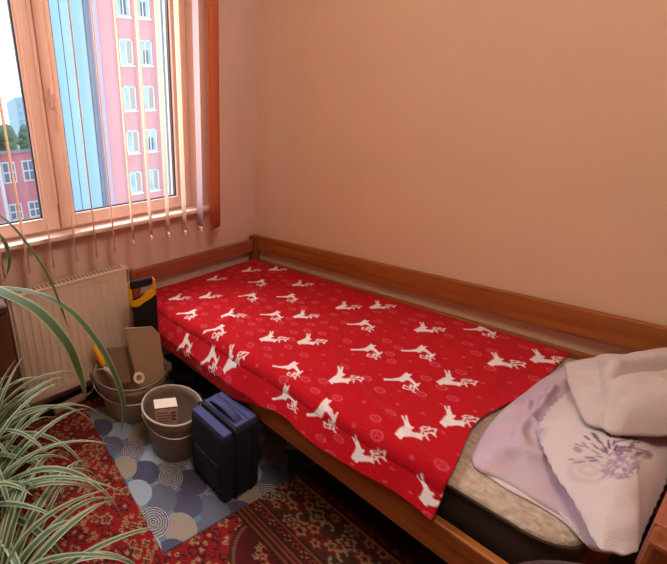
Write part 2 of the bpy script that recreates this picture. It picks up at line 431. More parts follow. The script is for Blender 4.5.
def red_blanket():
    x0, x1 = .05, 1.412; yb, yf = -.05, -.875
    st = .0026
    ns = int((x1 - x0) / st); 
    rad = .035; drop = .12; flat = yb - yf
    tl = flat + rad * math.pi / 2 + drop; nt_ = int(tl / st)
    s = np.linspace(x0, x1, ns); t = np.linspace(0, tl, nt_)
    SX, T = np.meshgrid(s, t, indexing='ij')
    k = (SX - x0) / (x1 - x0)
    # the hem hangs lower towards the window end, rests on the rail's top edge beyond
    hz = .322 + .006 * np.sin(SX * 15) + .055 * np.clip((SX - .78) / .25, 0, 1) ** 2 * (3 - 2 * np.clip((SX - .78) / .25, 0, 1))
    Z0 = .467; arc = rad * math.pi / 2
    dl = Z0 - rad - hz
    Tq = np.where(T > flat + arc, flat + arc + (T - flat - arc) * dl / drop, T)
    a = np.clip((Tq - flat) / rad, 0, math.pi / 2)
    y = np.where(Tq < flat, yb - Tq, yf - rad * np.sin(a)); z = np.where(Tq < flat, Z0, Z0 - rad * (1 - np.cos(a)))
    d = np.clip(Tq - flat - arc, 0, None)
    e_ = np.clip(d / .062, 0, 1)
    z = z - d; y = y - .046 * e_
    # soft creases
    env = np.clip((Tq - .03) / .1, 0, 1)
    z = z + env * (.0035 * np.sin(7 * SX - 5 * Tq + 1.5 * np.sin(3 * Tq)) + .0022 * np.sin(15 * SX + 9 * Tq) * np.sin(4 * SX + 2)) * (Tq < flat + .02)
    for (cx_, ct, ang, ln, h) in ((.52, .62, 1.1, .28, .008), (.98, .58, .9, .25, .006), (.75, .77, .35, .2, .007), (1.2, .74, .5, .22, .009), (1.33, .3, 1.4, .3, .005)):
        ux, ut = math.cos(ang), math.sin(ang)
        la = (SX - cx_) * ux + (Tq - ct) * ut; lb = -(SX - cx_) * ut + (Tq - ct) * ux
        z = z + h * np.exp(-(lb / .018) ** 2 - (la / ln) ** 2)
    hang = np.clip((Tq - flat) / .06, 0, 1)
    y = y - hang * (.003 + .003 * np.sin(SX * 17 + 1) + .002 * np.sin(SX * 41))
    edge = .012 * np.clip((T - .35) / .5, 0, 1) ** 2 - .032 * np.exp(-((T - .60) / .17) ** 2)
    xx = SX + edge * k ** 6
    pos = np.stack([xx, y, z], -1)
    # print
    ss = 2
    U = np.linspace(x0, x1, ns * ss); V = np.linspace(0, tl, nt_ * ss)
    red, white, pink = lin('#b40519'), lin('#e3dade'), lin('#cf5266')
    mask = np.zeros((ns * ss, nt_ * ss), np.float32); mp = np.zeros_like(mask)
    def window(cx_, cy_, r):
        i0, i1 = np.searchsorted(U, [cx_ - r, cx_ + r]); j0, j1 = np.searchsorted(V, [cy_ - r, cy_ + r])
        if i1 <= i0 or j1 <= j0: return None
        return (slice(i0, i1), slice(j0, j1)), U[i0:i1, None] + np.zeros((1, j1 - j0)), V[None, j0:j1] + np.zeros((i1 - i0, 1))
    cen = []
    for kind, dx, dy in deer_at:
        tc = yb - dy; cen.append((dx, tc))
        w = window(dx, tc, .16)
        if not w: continue
        sl, px, pt = w; lx, ly = px - dx, -(pt - tc)
        poly, lines = DEER[kind]
        m = inside(lx, ly, poly)
        for l in lines:
            for p, q in zip(l, l[1:]): m |= seg_dist(lx, ly, p, q) < .0019
        mask[sl] = np.maximum(mask[sl], m)
    rg = np.random.default_rng(3); n = 0; kept = []
    for _ in range(6000):
        cx_, ct = rg.uniform(x0, x1), rg.uniform(.02, tl)
        if any(math.hypot(cx_ - a, ct - b) < .062 for a, b in cen) or any(math.hypot(cx_ - a, ct - b) < .05 for a, b in kept): continue
        kept.append((cx_, ct))
        w = window(cx_, ct, .02)
        if not w: continue
        sl, px, pt = w; dx, dy = px - cx_, pt - ct; r = np.hypot(dx, dy); th = np.arctan2(dy, dx)
        if len(kept) % 2: m = (np.abs(r - .0125) < .0022) | ((r < .008) & (np.cos(th * 3) > .5))
        else: m = r < .0045 * (1 + .5 * np.cos(6 * th))
        mp[sl] = np.maximum(mp[sl], m * .75)
    dn = lambda q: q.reshape(ns, ss, nt_, ss).mean((1, 3))
    mask, mp = dn(mask)[..., None], dn(mp)[..., None]
    col = red * (1 - mp) + pink * mp
    col = col * (1 - mask) + white * mask
    m = attr_mat('red_fleece', .85, .35, 220, sheen=.06)
    o = grid_cloth('red_blanket', pos, col, m, solid=.005)
    tag(o, 'red fleece blanket with white leaping reindeer spread over the bed', 'blanket')
red_blanket()

# ================================================================== soft things at the bed's foot
def soft(name, outline_px, z_out, base, thick, mats, label, cat, group=None, ang=140, rings=36, power=.5, fold=.006, seed=1, cen=None, extra=None, print_fn=None, xmax=1.655, sheet=.006, edgewave=0):
    """a rounded cloth shape lying on the bed: outline traced on the level z_out, filled towards its middle with folds"""
    pts = [at(u, v, 2, z_out) for u, v in outline_px]
    pl = [Vector((min(p.x, xmax), min(p.y, -.045), 0)) for p in pts]
    closed = bez(pl + [pl[0]], 10 * len(pl))[:-1]
    # even resampling
    L = [0]
    for a, b_ in zip(closed, closed[1:] + closed[:1]): L.append(L[-1] + (b_ - a).length)
    out = []; j = 0
    for k in range(ang):
        d = L[-1] * k / ang
        while L[j + 1] < d: j += 1
        f = (d - L[j]) / (L[j + 1] - L[j] + 1e-9); out.append(closed[j].lerp(closed[(j + 1) % len(closed)], f))
    c = Vector(cen) if cen else sum(out, Vector()) / len(out)
    pos = np.zeros((ang + 1, rings, 3)); 
    for k in range(ang + 1):
        o = out[k % ang]
        wave = (o - c).normalized() * edgewave * math.sin(k * 2 * math.pi / ang * 60)
        for r in range(rings):
            q = r / (rings - 1); 
            if r == 0: x, y, h = o.x + wave.x, o.y + wave.y, 0
            else:
                fw = max(0, 1 - q * 14); qq = q; x, y = o.x + (c.x - o.x) * qq + wave.x * fw, o.y + (c.y - o.y) * qq + wave.y * fw
                h = thick * (1 - (1 - q) ** (1 / power)) if q < 1 else thick
                w = math.sin(min(1, q * 2.2) * math.pi / 2)
                h += w * fold * (noise.noise(Vector((x * 9 + seed, y * 9, seed))) * 1.6 + .8 * noise.noise(Vector((x * 26, y * 19 + seed, seed * 2))))
                if extra: h += w * extra(x, y)
            pos[k, r] = (x, y, base + max(h, 0) if r else base)
    cols = print_fn(pos) if print_fn else np.ones(pos.shape)
    o = grid_cloth(name, pos, cols, mats, solid=sheet)
    return tag(o, label, cat, group)

def ridge(lines, w, h):
    L2 = [[at(u, v, 2, .52) for u, v in l] for l in lines]
    def f(x, y):
        s = 0
        for l in L2:
            for a, b_ in zip(l, l[1:]):
                dx, dy = b_.x - a.x, b_.y - a.y; t = max(0, min(1, ((x - a.x) * dx + (y - a.y) * dy) / (dx * dx + dy * dy)))
                d = math.hypot(x - a.x - t * dx, y - a.y - t * dy); s = max(s, h * math.exp(-(d / w) ** 2))
        return s
    return f
M_lav = attr_mat('lavender_cotton', .9, .15, 260)
M_emb = attr_mat('cream_cotton', .9, .15, 260)
M_terry = mat('cream_terry', '#c8bfc0', .95, bump=.25, bscale=320, var=.05, vscale=30, spec=.1)

def lav_print(pos):
    n = pos.shape[:2]; col = np.zeros(pos.shape); a, b, c = lin('#cbb6be'), lin('#baa6c4'), lin('#a9b6bd')
    for i in range(n[0]):
        for j in range(n[1]):
            x, y, z = pos[i, j]
            f = noise.noise(Vector((x * 9, y * 9, 3))) * .5 + .5; g = max(0, min(1, (noise.noise(Vector((x * 11, y * 11, 9))) - .15) * 2.4))
            f = max(0, min(1, (f - .35) * 3)); col[i, j] = (a * (1 - f) + b * f) * (1 - g * .5) + c * g * .5
    return col
def foot_cloths():
    # flattened lavender duvet cover with its open corner towards the blanket
    duv = soft('lavender_duvet_cover', [(567,362),(540,378),(517,395),(500,410),(486,427),(477,443),(473,456),(479,466),(505,478),(535,496),(562,512),(583,532),(598,546),(625,548),(650,530),(668,470),(690,400),(668,365),(610,358)],
         .478, .468, .045, M_lav, 'lavender patterned duvet cover bunched on the mattress beside the red blanket', 'duvet cover', power=.3, fold=.012, seed=4, print_fn=lav_print,
         extra=ridge([[(478,460),(520,470),(560,495),(590,530)], [(500,440),(540,470),(575,510)], [(520,400),(545,430),(570,470)], [(485,450),(515,440),(545,450)], [(530,395),(520,430),(535,470)], [(555,380),(540,405),(520,425)]], .007, .017))
    hem = soft('lining', [(476,456),(482,471),(508,489),(538,505),(563,521),(588,545),(604,548),(606,530),(580,500),(540,475),(500,455)],
         .464, .462, .012, M_lav, 'pale hem', 'x', power=.3, fold=.006, seed=6, ang=120, rings=14, print_fn=lambda p: np.ones(p.shape) * lin('#d8ccd2'))
    del hem['category']; hem['label'] = 'paler turned-out hem along the mattress edge'; hem.parent = duv
    # the loose hem that hangs over the mattress side
    # plump pillow with a scalloped, embroidered cover
    emb = []
    rg = random.Random(5)
    P = lambda u, v: (lambda p: (p.x, p.y))(at(u, v, 2, .555))
    stems = []
    for i in range(64):
        a = rg.uniform(-3.05, -.1); q = rg.uniform(7, 38); l = rg.uniform(4, 9)
        ca, sa = math.cos(a), math.sin(a) * .62
        stems.append((P(610 + q * ca, 459 + q * sa), P(610 + (q + l) * ca, 459 + (q + l) * sa), rg.random()))
    for i in range(150):
        u0, v0 = rg.uniform(604, 638), rg.uniform(452, 481)
        if ((u0 - 621) / 18) ** 2 + ((v0 - 467) / 15) ** 2 > 1: continue
        a = rg.uniform(0, 6.28); stems.append((P(u0, v0), P(u0 + 4 * math.cos(a), v0 + 3 * math.sin(a)), 2 + rg.random()))
    stems.append((P(615, 450), P(648, 452), 0)); stems.append((P(612, 446), P(640, 441), 1))
    border = [P(*q) for q in ((543,420),(537,430),(545,447),(556,470),(570,488),(582,505))]
    ring = [P(572 + 0 * k, 0) for k in ()]
    def emb_print(pos):
        col = np.zeros(pos.shape); base = lin('#cfc6ca'); pu, dk = lin('#5b4a72'), lin('#8f7d9e'); bl = lin('#8a72b4')
        X, Y = pos[..., 0], pos[..., 1]; col[:] = base
        for a, b, k in stems:
            m = np.exp(-(seg_dist(X, Y, a, b) / (.0017 if k < 2 else .0015)) ** 2)[..., None] * (.85 if k < 2 else .6)
            col = col * (1 - m) + (pu if k < 1.2 else dk) * m
        for a, b in zip(border, border[1:]):
            m = (np.exp(-(seg_dist(X, Y, a, b) / .009) ** 2) * .55)[..., None]; col = col * (1 - m) + bl * m
        c = P(590, 466); r = np.hypot(X - c[0], (Y - c[1]) * .6); m = (np.exp(-((r - .022) / .004) ** 2) * .25 + np.exp(-((r - .01) / .004) ** 2) * .25)[..., None]
        col = col * (1 - m) + dk * m
        return col
    soft('embroidered_pillow', [(575,384),(556,400),(543,417),(538,428),(545,447),(556,470),(570,490),(583,512),(594,534),(606,546),(640,551),(690,548),(720,500),(735,440),(710,385),(640,372),(605,372)],
         .532, .522, .045, M_emb, 'plump cream pillow with scalloped edge and purple flower embroidery', 'pillow', ang=420, rings=90, power=.38, fold=.008, seed=8, print_fn=emb_print, edgewave=.0018, xmax=1.664,
         extra=ridge([[(575,480),(590,520),(600,540)], [(600,540),(630,535),(650,520)]], .012, .006))
    # folded cream towel at the wall side
    soft('folded_towel', [(567,361),(590,357),(620,357),(645,353),(690,348),(700,380),(705,430),(667,431),(640,431),(613,430),(606,425),(590,421),(584,412),(577,396),(570,376)],
         .585, .572, .03, M_terry, 'cream folded towel lying on the pillow against the wall rail', 'towel', power=.25, fold=.006, seed=12,
         extra=lambda x, y: ridge_t(x, y))
ridge_t_f = None
def ridge_t(x, y): return ridge_t_f(x, y)
def _rt():
    global ridge_t_f
    A, B_, D_ = at(603, 380, 2, .6), at(613, 432, 2, .6), at(672, 366, 2, .6)
    def side(p, q, x, y): return ((q.x - p.x) * (y - p.y) - (q.y - p.y) * (x - p.x)) / math.hypot(q.x - p.x, q.y - p.y)
    sg1 = 1 if side(A, B_, at(650, 400, 2, .6).x, at(650, 400, 2, .6).y) > 0 else -1
    sg2 = 1 if side(A, D_, at(640, 362, 2, .6).x, at(640, 362, 2, .6).y) > 0 else -1
    ss = lambda t: (lambda c: c * c * (3 - 2 * c))(max(0, min(1, t)))
    def f(x, y):
        p = Vector((x, y, 0)); h = .016 * ss((side(A, B_, x, y) * sg1 + .004) / .012)
        d = side(A, D_, x, y) * sg2
        k = ss((side(A, B_, x, y) * sg1) / .02)
        h += k * (.014 * math.exp(-((d - .012) / .012) ** 2) - .012 * math.exp(-((d + .012) / .010) ** 2))
        return h
    ridge_t_f = f
_rt()
foot_cloths()

# ================================================================== rug and mat
def rug():
    x0, x1, y0, y1 = .12, 2.3, -2.6, -.765; st = .004
    nx, ny = int((x1 - x0) / st), int((y1 - y0) / st)
    X, Y = np.meshgrid(np.linspace(x0, x1, nx), np.linspace(y0, y1, ny), indexing='ij')
    red, dred, beige, navy, brown, orange = lin('#8f1218'), lin('#520c11'), lin('#a8855f'), lin('#2a1518'), lin('#3a1a14'), lin('#8f4327')
    tan = lin('#7d4a34')
    col = np.zeros((nx, ny, 3)); col[:] = red
    rg = np.random.default_rng(11)
    def stamp(m, c): col[m] = c
    def rosette(cx, cy, r, c1, c2, c3, petals=6):
        i0, i1 = np.searchsorted(X[:, 0], [cx - r * 1.3, cx + r * 1.3]); j0, j1 = np.searchsorted(Y[0], [cy - r * 1.3, cy + r * 1.3])
        if i1 <= i0 or j1 <= j0: return
        dx, dy = X[i0:i1, j0:j1] - cx, Y[i0:i1, j0:j1] - cy; d = np.hypot(dx, dy); th = np.arctan2(dy, dx)
        R = r * (1 + .25 * np.cos(petals * th)); v = col[i0:i1, j0:j1]
        v[d < R] = c1; v[d < R * .66] = c2; v[d < R * .33] = c3
    def curl(cx, cy, a, r, c, w=.004):
        i0, i1 = np.searchsorted(X[:, 0], [cx - 2 * r, cx + 2 * r]); j0, j1 = np.searchsorted(Y[0], [cy - 2 * r, cy + 2 * r])
        if i1 <= i0 or j1 <= j0: return
        dx, dy = X[i0:i1, j0:j1] - cx, Y[i0:i1, j0:j1] - cy; d = np.hypot(dx, dy); th = (np.arctan2(dy, dx) - a) % (2 * math.pi)
        col[i0:i1, j0:j1][(np.abs(d - r * (.4 + th / 7)) < w) & (th < 4.2)] = c
    fy = -1.10                                     # field below this, borders above
    # ground motifs
    g_ = .036
    for i in range(int((x1 - x0) / g_)):
        for j in range(int((fy - y0) / g_)):
            cx, cy = x0 + i * g_ + (j % 2) * g_ / 2 + rg.uniform(-.009, .009), fy - .02 - j * g_ + rg.uniform(-.009, .009)
            k = rg.random()
            if k < .30: curl(cx, cy, rg.uniform(0, 6.3), rg.uniform(.010, .018), navy if rg.random() < .6 else brown, .003)
            elif k < .62: rosette(cx, cy, rg.uniform(.011, .02), beige, dred, orange, rg.integers(4, 7))
            elif k < .8: rosette(cx, cy, rg.uniform(.008, .013), beige, orange, beige, 4)
            elif k < .97: rosette(cx, cy, .019, navy, red, beige, 5)
            if rg.random() < .5: rosette(cx + .027, cy + .02, .007, beige, beige, dred, 3)
    # scalloped arcs (the medallion's dark lobes)
    for cx in np.arange(.3, 2.3, .44):
        d = np.hypot((X - cx) * .9, Y - fy); m = (Y < fy)
        col[m & (d < .145)] = dred; 
        for q in range(16): 
            a = math.pi + q * math.pi / 15; rosette(cx + .1 * math.cos(a) * rg.uniform(.3, 1.1), fy + .1 * math.sin(a) * rg.uniform(.3, 1.1), .014, navy if q % 2 else orange, beige, red, 5)
        col[m & (np.abs(d - .15) < .005)] = tan; col[m & (np.abs(d - .158) < .004)] = brown
    # border stripes
    b0 = (Y >= fy); col[b0] = dred
    for y, w, c in ((fy + .004, .004, brown), (fy + .014, .005, tan), (fy + .024, .004, brown), (fy + .036, .006, orange), (fy + .052, .003, tan), (fy + .06, .004, brown), (fy + .10, .003, tan), (fy + .108, .004, brown)):
        col[np.abs(Y - y) < w / 1.3] = c
    for i in range(int((x1 - x0) / .03)): rosette(x0 + i * .03, fy + .08, .010, beige if i % 2 else orange, dred, navy, 4)
    mb = (Y > fy + .115) & (Y < y1 - .05); col[mb] = lin('#4a2a1e')
    for i in range(int((x1 - x0) / .05)):
        for j in range(4):
            cx, cy = x0 + i * .05 + (j % 2) * .025 + rg.uniform(-.01, .01), fy + .135 + j * .045 + rg.uniform(-.01, .01)
            k = rg.random(); r = rg.uniform(.016, .026)
            if k < .6: rosette(cx, cy, r, lin('#a38a66'), brown if k < .3 else dred, lin('#a38a66'), rg.integers(4, 7))
            elif k < .8: curl(cx, cy, rg.uniform(0, 6), r, lin('#a38a66'))
            else: rosette(cx, cy, r, red, beige, dred, 5)
    eb = (Y >= y1 - .05); col[eb] = dred
    col[np.abs(Y - (y1 - .045)) < .004] = beige
    for i in range(int((x1 - x0) / .035)): rosette(x0 + i * .035, y1 - .022, .010, navy, orange, dred, 4)
    col *= (.92 + .16 * rg.random((nx, ny, 1)))
    Z = np.full(X.shape, .008) + .0006 * rg.random(X.shape)
    Z[0] = Z[-1] = 0.0005; Z[:, 0] = Z[:, -1] = .0005
    o = grid_cloth('persian_rug', np.stack([X, Y, Z], -1), col, attr_mat('rug_pile', .95, .8, 260, sheen=.1))
    tag(o, 'red oriental rug with beige and navy flowers and a striped border', 'rug')
rug()

def floor_mat():
    # corners in the room
    o = Vector((.195, -1.332, 0)); ex = Vector((.745, -.049, 0)); L1 = ex.length; ex.normalize(); ey = Vector((-ex.y, ex.x, 0)); L2 = .74
    st = .0022; nx, ny = int(L1 / st), int(L2 / st)
    a, b = np.linspace(0, L1, nx), np.linspace(0, L2, ny); A, B = np.meshgrid(a, b, indexing='ij')
    blue, lblue, purple, beige, white, grey = lin('#587893'), lin('#869db3'), lin('#4a4660'), lin('#94897c'), lin('#aaa6a3'), lin('#5d6072')
    col = np.zeros((nx, ny, 3)); col[:] = blue
    R = .056; dx_, dy_ = .126, .068
    wave = ((np.hypot((A % .05) - .025, (B % .05) + .01) / .0075) % 1 < .3); col[wave] = blue * .6 + lblue * .3
    for j in range(int(L2 / dy_) + 2, -2, -1):
        for i in range(-1, int(L1 / dx_) + 2):
            cx, cy = i * dx_ + (j % 2) * dx_ / 2 + .012, j * dy_ + .02
            d = np.hypot(A - cx, B - cy); m = d < R
            k = (i * 2 + j + (j // 3)) % 5
            if k == 0: col[m] = purple; col[m & ((d / .0085) % 1 < .42)] = white
            elif k == 1: col[m] = beige
            elif k == 2: col[m] = purple; col[m & ((d / .009) % 1 < .15)] = grey
            elif k == 3: col[m] = lblue; col[m & ((d / .0085) % 1 < .35)] = white
            else: col[m] = grey
    P = np.zeros((nx, ny, 3)); Z = np.full((nx, ny), .0125); Z[0] = Z[-1] = .0088; Z[:, 0] = Z[:, -1] = .0088
    for q in range(3): P[..., q] = o[q] + A * ex[q] + B * ey[q]
    P[..., 2] = Z
    m = grid_cloth('floor_mat', P, col, attr_mat('woven_mat', .6, .25, 350))
    tag(m, 'blue grey mat printed with overlapping ringed circles on the rug', 'mat')
floor_mat()
ZM = .0128      # top of the mat

# ================================================================== tubs, tools, bag
M_tub = mat('grey_beige_plastic', '#a8937f', .5, var=.12, vscale=9)
M_pail = mat('cloudy_plastic', '#978a7e', .4, var=.15, vscale=14, trans=.3)
M_card = mat('beige_board', '#b6977c', .8, var=.06, vscale=9)
RT = Vector((.44, .898, 0)).normalized(); FW = Vector((.898, -.44, 0)).normalized()     # across and towards the viewer's side of the room
def pail(name, label, cat, cen, r0, r1, h, m, th=.004):
    t = root(name, label, cat, (cen[0], cen[1], ZM))
    b = BM(); c = Vector((cen[0], cen[1], ZM))
    lathe(b, [(0, 0), (r0 - .01, 0), (r0, .006), (r0 + (r1 - r0) * .5, h * .5), (r1 - .002, h - .035), (r1, h - .033), (r1 + .002, h), (r1 - th, h + .001), (r1 - th - .003, h - .03), (r0 - th, .012), (0, .010)], c, 56)
    obj('shell', b, m, t, True)
    b = BM(); tube(b, [c + Vector(((r1 + .001) * math.cos(a), (r1 + .001) * math.sin(a), h)) for a in np.linspace(0, 2 * math.pi, 56, endpoint=False)], .005, 8, closed=True)
    obj('rim', b, mat(name + '_rim', '#b5a698' if 'pail' in name else '#6f5d52', .4), t, True)
    return t, c

def tubs():
    r1, h = .178, .215
    t, c = pail('mixing_tub', 'beige plastic mixing tub holding tools and boards beside the radiator', 'tub', (.285, -1.118), .132, r1, h, M_tub)
    b = BM()   # wire handle folded down along the rim
    pts = [c + Vector((r1 + .008) * 1.0 * (RT * math.cos(a) + FW * math.sin(a))) + Vector((0, 0, h - .02 - .05 * math.sin(a))) for a in np.linspace(.05, math.pi - .05, 24)]
    tube(b, pts, .0028, 6); obj('handle', b, M_steel, t, True)
    for s in (-1, 1):
        b = BM(); p = c + RT * s * (r1 + .004) + Vector((0, 0, h - .02)); box(b, p - Vector((.014, .014, .02)), p + Vector((.014, .014, .022)), .004); obj('handle_lug', b, M_tub, t)
    # the pail
    r1, h = .121, .205
    t, c = pail('small_pail', 'small cloudy grey plastic pail beside the navy bag', 'pail', (.603, -1.10), .094, r1, h, M_pail)
    b = BM(); pts = [c + (r1 + .006) * (RT * math.cos(a) + FW * math.sin(a)) + Vector((0, 0, h - .012 - .045 * math.sin(a))) for a in np.linspace(.1, math.pi - .1, 24)]
    tube(b, pts, .0026, 6); obj('handle', b, M_steel, t, True)
    # torn-open carton in the pail
    cc = Vector((.603, -1.10, 0)) + RT * -.03 + FW * .022
    w, d, z0, z1 = .043, .020, ZM + .10, ZM + .243
    bx = root('small_carton', 'small red and white carton with its lid flap up inside the pail', 'carton', cc + Vector((0, 0, z0)))
    fr = Matrix((RT, FW, Vector((0, 0, 1)))).transposed(); tilt = fr @ Matrix.Rotation(math.radians(-6), 3, 'X') @ fr.inverted()
    def place(b):
        bmesh.ops.transform(b, matrix=fr.to_4x4(), verts=b.verts); bmesh.ops.translate(b, verts=b.verts, vec=cc + Vector((0, 0, z0))); bmesh.ops.rotate(b, verts=b.verts, cent=cc + Vector((0, 0, z0)), matrix=tilt)
    H = z1 - z0
    b = BM(); box(b, (-w, -d, 0), (w, d, H), .002); place(b); obj('body', b, mat('carton_red', '#b5453c', .6, var=.1, vscale=40), bx)
    b = BM(); box(b, (-w - .001, d, H * .34), (w + .001, d + .0012, H * .95)); place(b); obj('label_panel', b, mat('carton_white', '#c9b6a8', .6, var=.15, vscale=90), bx, label='white printed panel')
    b = BM(); 
    for k in range(4): box(b, (-w * .8, d + .0012, H * (.5 + .1 * k)), (w * (.1 + .2 * (k % 3)), d + .0022, H * (.53 + .1 * k)))
    for k in range(3): box(b, (w * .45, d + .0012, H * (.52 + .12 * k)), (w * .85, d + .0022, H * (.6 + .12 * k)))
    place(b); obj('printed_marks', b, mat('carton_print', '#9c4a40', .7), bx)
    b = BM(); box(b, (-w - .002, -d - .004, H), (w + .002, d + .003, H + .003), .001); place(b); obj('lid', b, mat('carton_lid', '#d8cbbd', .6), bx, label='cream lid flap')

    # hand saw standing handle up
    hc = at(142, 291, 0, .27); hc.z = at(142, 291, 0, .27).z - .022
    s = root('hand_saw', 'hand saw standing in the tub with black blade and yellow black handle', 'saw', (hc.x, hc.y, .05))
    ax = (RT + Vector((0, 0, .05))).normalized(); ay = (Vector((0, 0, 1)) + RT * -.06 + FW * -.12).normalized(); ax = (ax - ay * ax.dot(ay)).normalized()
    K = lambda p: [(x * .84, y * (.84 if y > -.1 else 1)) for x, y in p]
    b = BM(); prism(b, K([(-.066, -.015), (.066, .02), (.078, -.02), (.035, -.47), (-.03, -.47), (-.072, -.05)]), hc, ax, ay, .004)
    obj('blade', b, mat('black_coated_steel', '#1c1b20', .4, .2), s)
    b = BM()
    for poly in ([(-.078, -.055), (-.06, -.055), (-.052, .085), (-.072, .085)], [(.058, .02), (.078, .0), (.082, .088), (.062, .095)], [(-.078, -.055), (-.03, -.06), (.05, -.01), (.08, .0), (.078, .03), (.045, .026), (-.03, -.022), (-.075, -.02)]):
        prism(b, K(poly), hc, ax, ay, .026, bev=.005)
    obj('handle', b, M_yellow, s, label='yellow D-shaped handle')
    b = BM(); prism(b, K([(-.07, .045), (.06, .055), (.072, .07), (.07, .096), (-.066, .088)]), hc, ax, ay, .028, bev=.005)
    obj('grip', b, M_black, s, label='black grip insert')

    # boards
    p = at(147, 352, 1, -1.10); p = Vector((.332, -1.05, .282))
    ay = (Vector((0, 0, 1)) + FW * -.12 + RT * -.08).normalized(); ax = (RT + FW * .1); ax = (ax - ay * ax.dot(ay)).normalized()
    b = BM(); prism(b, [(-.062, -.20), (.07, -.20), (.078, .10), (.048, .145), (-.078, .155)], p, ax, ay, .012, bev=.0015)
    o = obj('wooden_board', b, M_card, None, origin=p); tag(o, 'tall beige board with a cut corner leaning inside the mixing tub', 'board')
    p = Vector((.205, -1.15, .235)); ay = (Vector((0, 0, 1)) + FW * -.18).normalized(); ax = RT
    b = BM(); prism(b, [(-.06, -.12), (.06, -.12), (.06, .065), (-.06, .065)], p, ax, ay, .010, bev=.0015)
    o = obj('wooden_board', b, mat('brown_board', '#95795f', .8, var=.06), None, origin=p); tag(o, 'short square-cut brown board between the radiator and the tall board', 'board')
    # trowel with yellow handle
    p0 = along(100, 364, 1.62); p0 = at(104, 366, 2, .235); p1 = at(94, 346, 2, .315)
    t = root('trowel', 'trowel with a yellow handle sticking out of the mixing tub', 'trowel', p0)
    b = BM(); d = (p1 - p0); tube(b, [p0, p0 + d * .1, p0 + d * .3, p0 + d * .7, p0 + d * .93, p1], [.010, .013, .015, .0165, .016, .008], 12); obj('handle', b, M_yellow, t, True, 'yellow plastic handle')
    b = BM(); q = p0 - d * .25 + RT * .015; tube(b, [p0, q, q - Vector((0, 0, .03)) + RT * .02], .004, 8); obj('shank', b, M_steel, t)
    b = BM(); prism(b, [(-.02, 0), (.02, 0), (.012, -.09), (-.012, -.09)], q - Vector((0, 0, .03)) + RT * .02, RT, (0, 0, 1), .002); obj('blade', b, M_steel, t)
    # paint roller hooked over the tub rim
    a0, a1 = at(54, 412, 2, .028), at(84, 396, 2, .028)
    rr = root('paint_roller', 'paint roller with pinkish sleeve on the floor, wire arm over the tub rim', 'paint roller', ((a0 + a1) / 2))
    b = BM(); tube(b, [a0, a0.lerp(a1, .03), a0.lerp(a1, .97), a1], [.017, .021, .021, .017], 16); obj('sleeve', b, mat('roller_nap', '#a98274', .95, bump=.8, bscale=200, var=.1), rr, True)
    k = [a1, at(88, 394, 2, .035), at(93, 389, 2, .06), at(95, 376, 2, .14), at(97, 370, 2, .2), at(106, 369, 2, .235)]
    b = BM(); tube(b, bez(k, 30), .0042, 8); obj('wire_arm', b, mat('pale_wire', '#cdb9a4', .4), rr, True)
    k1 = at(106, 369, 2, .235); k2 = k1 + RT * .04 + Vector((0, 0, -.05))
    b = BM(); tube(b, [k1 - RT * .012 + Vector((0, 0, .004)), k1, k2], [.009, .012, .011], 12); obj('handle', b, M_white, rr, True)
    # a roll of tape on the tub's lip
    p = at(139, 378, 2, .225)
    b = BM(); n = 28; ro, ri, hw = .026, .013, .010
    ay = Vector((0, 0, 1)); q = [FW * .7 + ay * .7, ]; nx = q[0].normalized(); ux = RT; uy = nx.cross(ux)
    rings = [[b.verts.new(p + (ux * math.cos(i * 2 * math.pi / n) + uy * math.sin(i * 2 * math.pi / n)) * r + nx * z) for i in range(n)] for r, z in ((ro, -hw), (ro, hw), (ri, hw), (ri, -hw))]
    for A, B in zip(rings, rings[1:] + rings[:1]):
        for i in range(n): b.faces.new((A[i], A[(i + 1) % n], B[(i + 1) % n], B[i]))
    o = obj('tape_roll', b, mat('masking_tape', '#cbb09a', .6), None, origin=p); tag(o, 'small roll of pale tape leaning at the tall board in the tub', 'tape')
tubs()

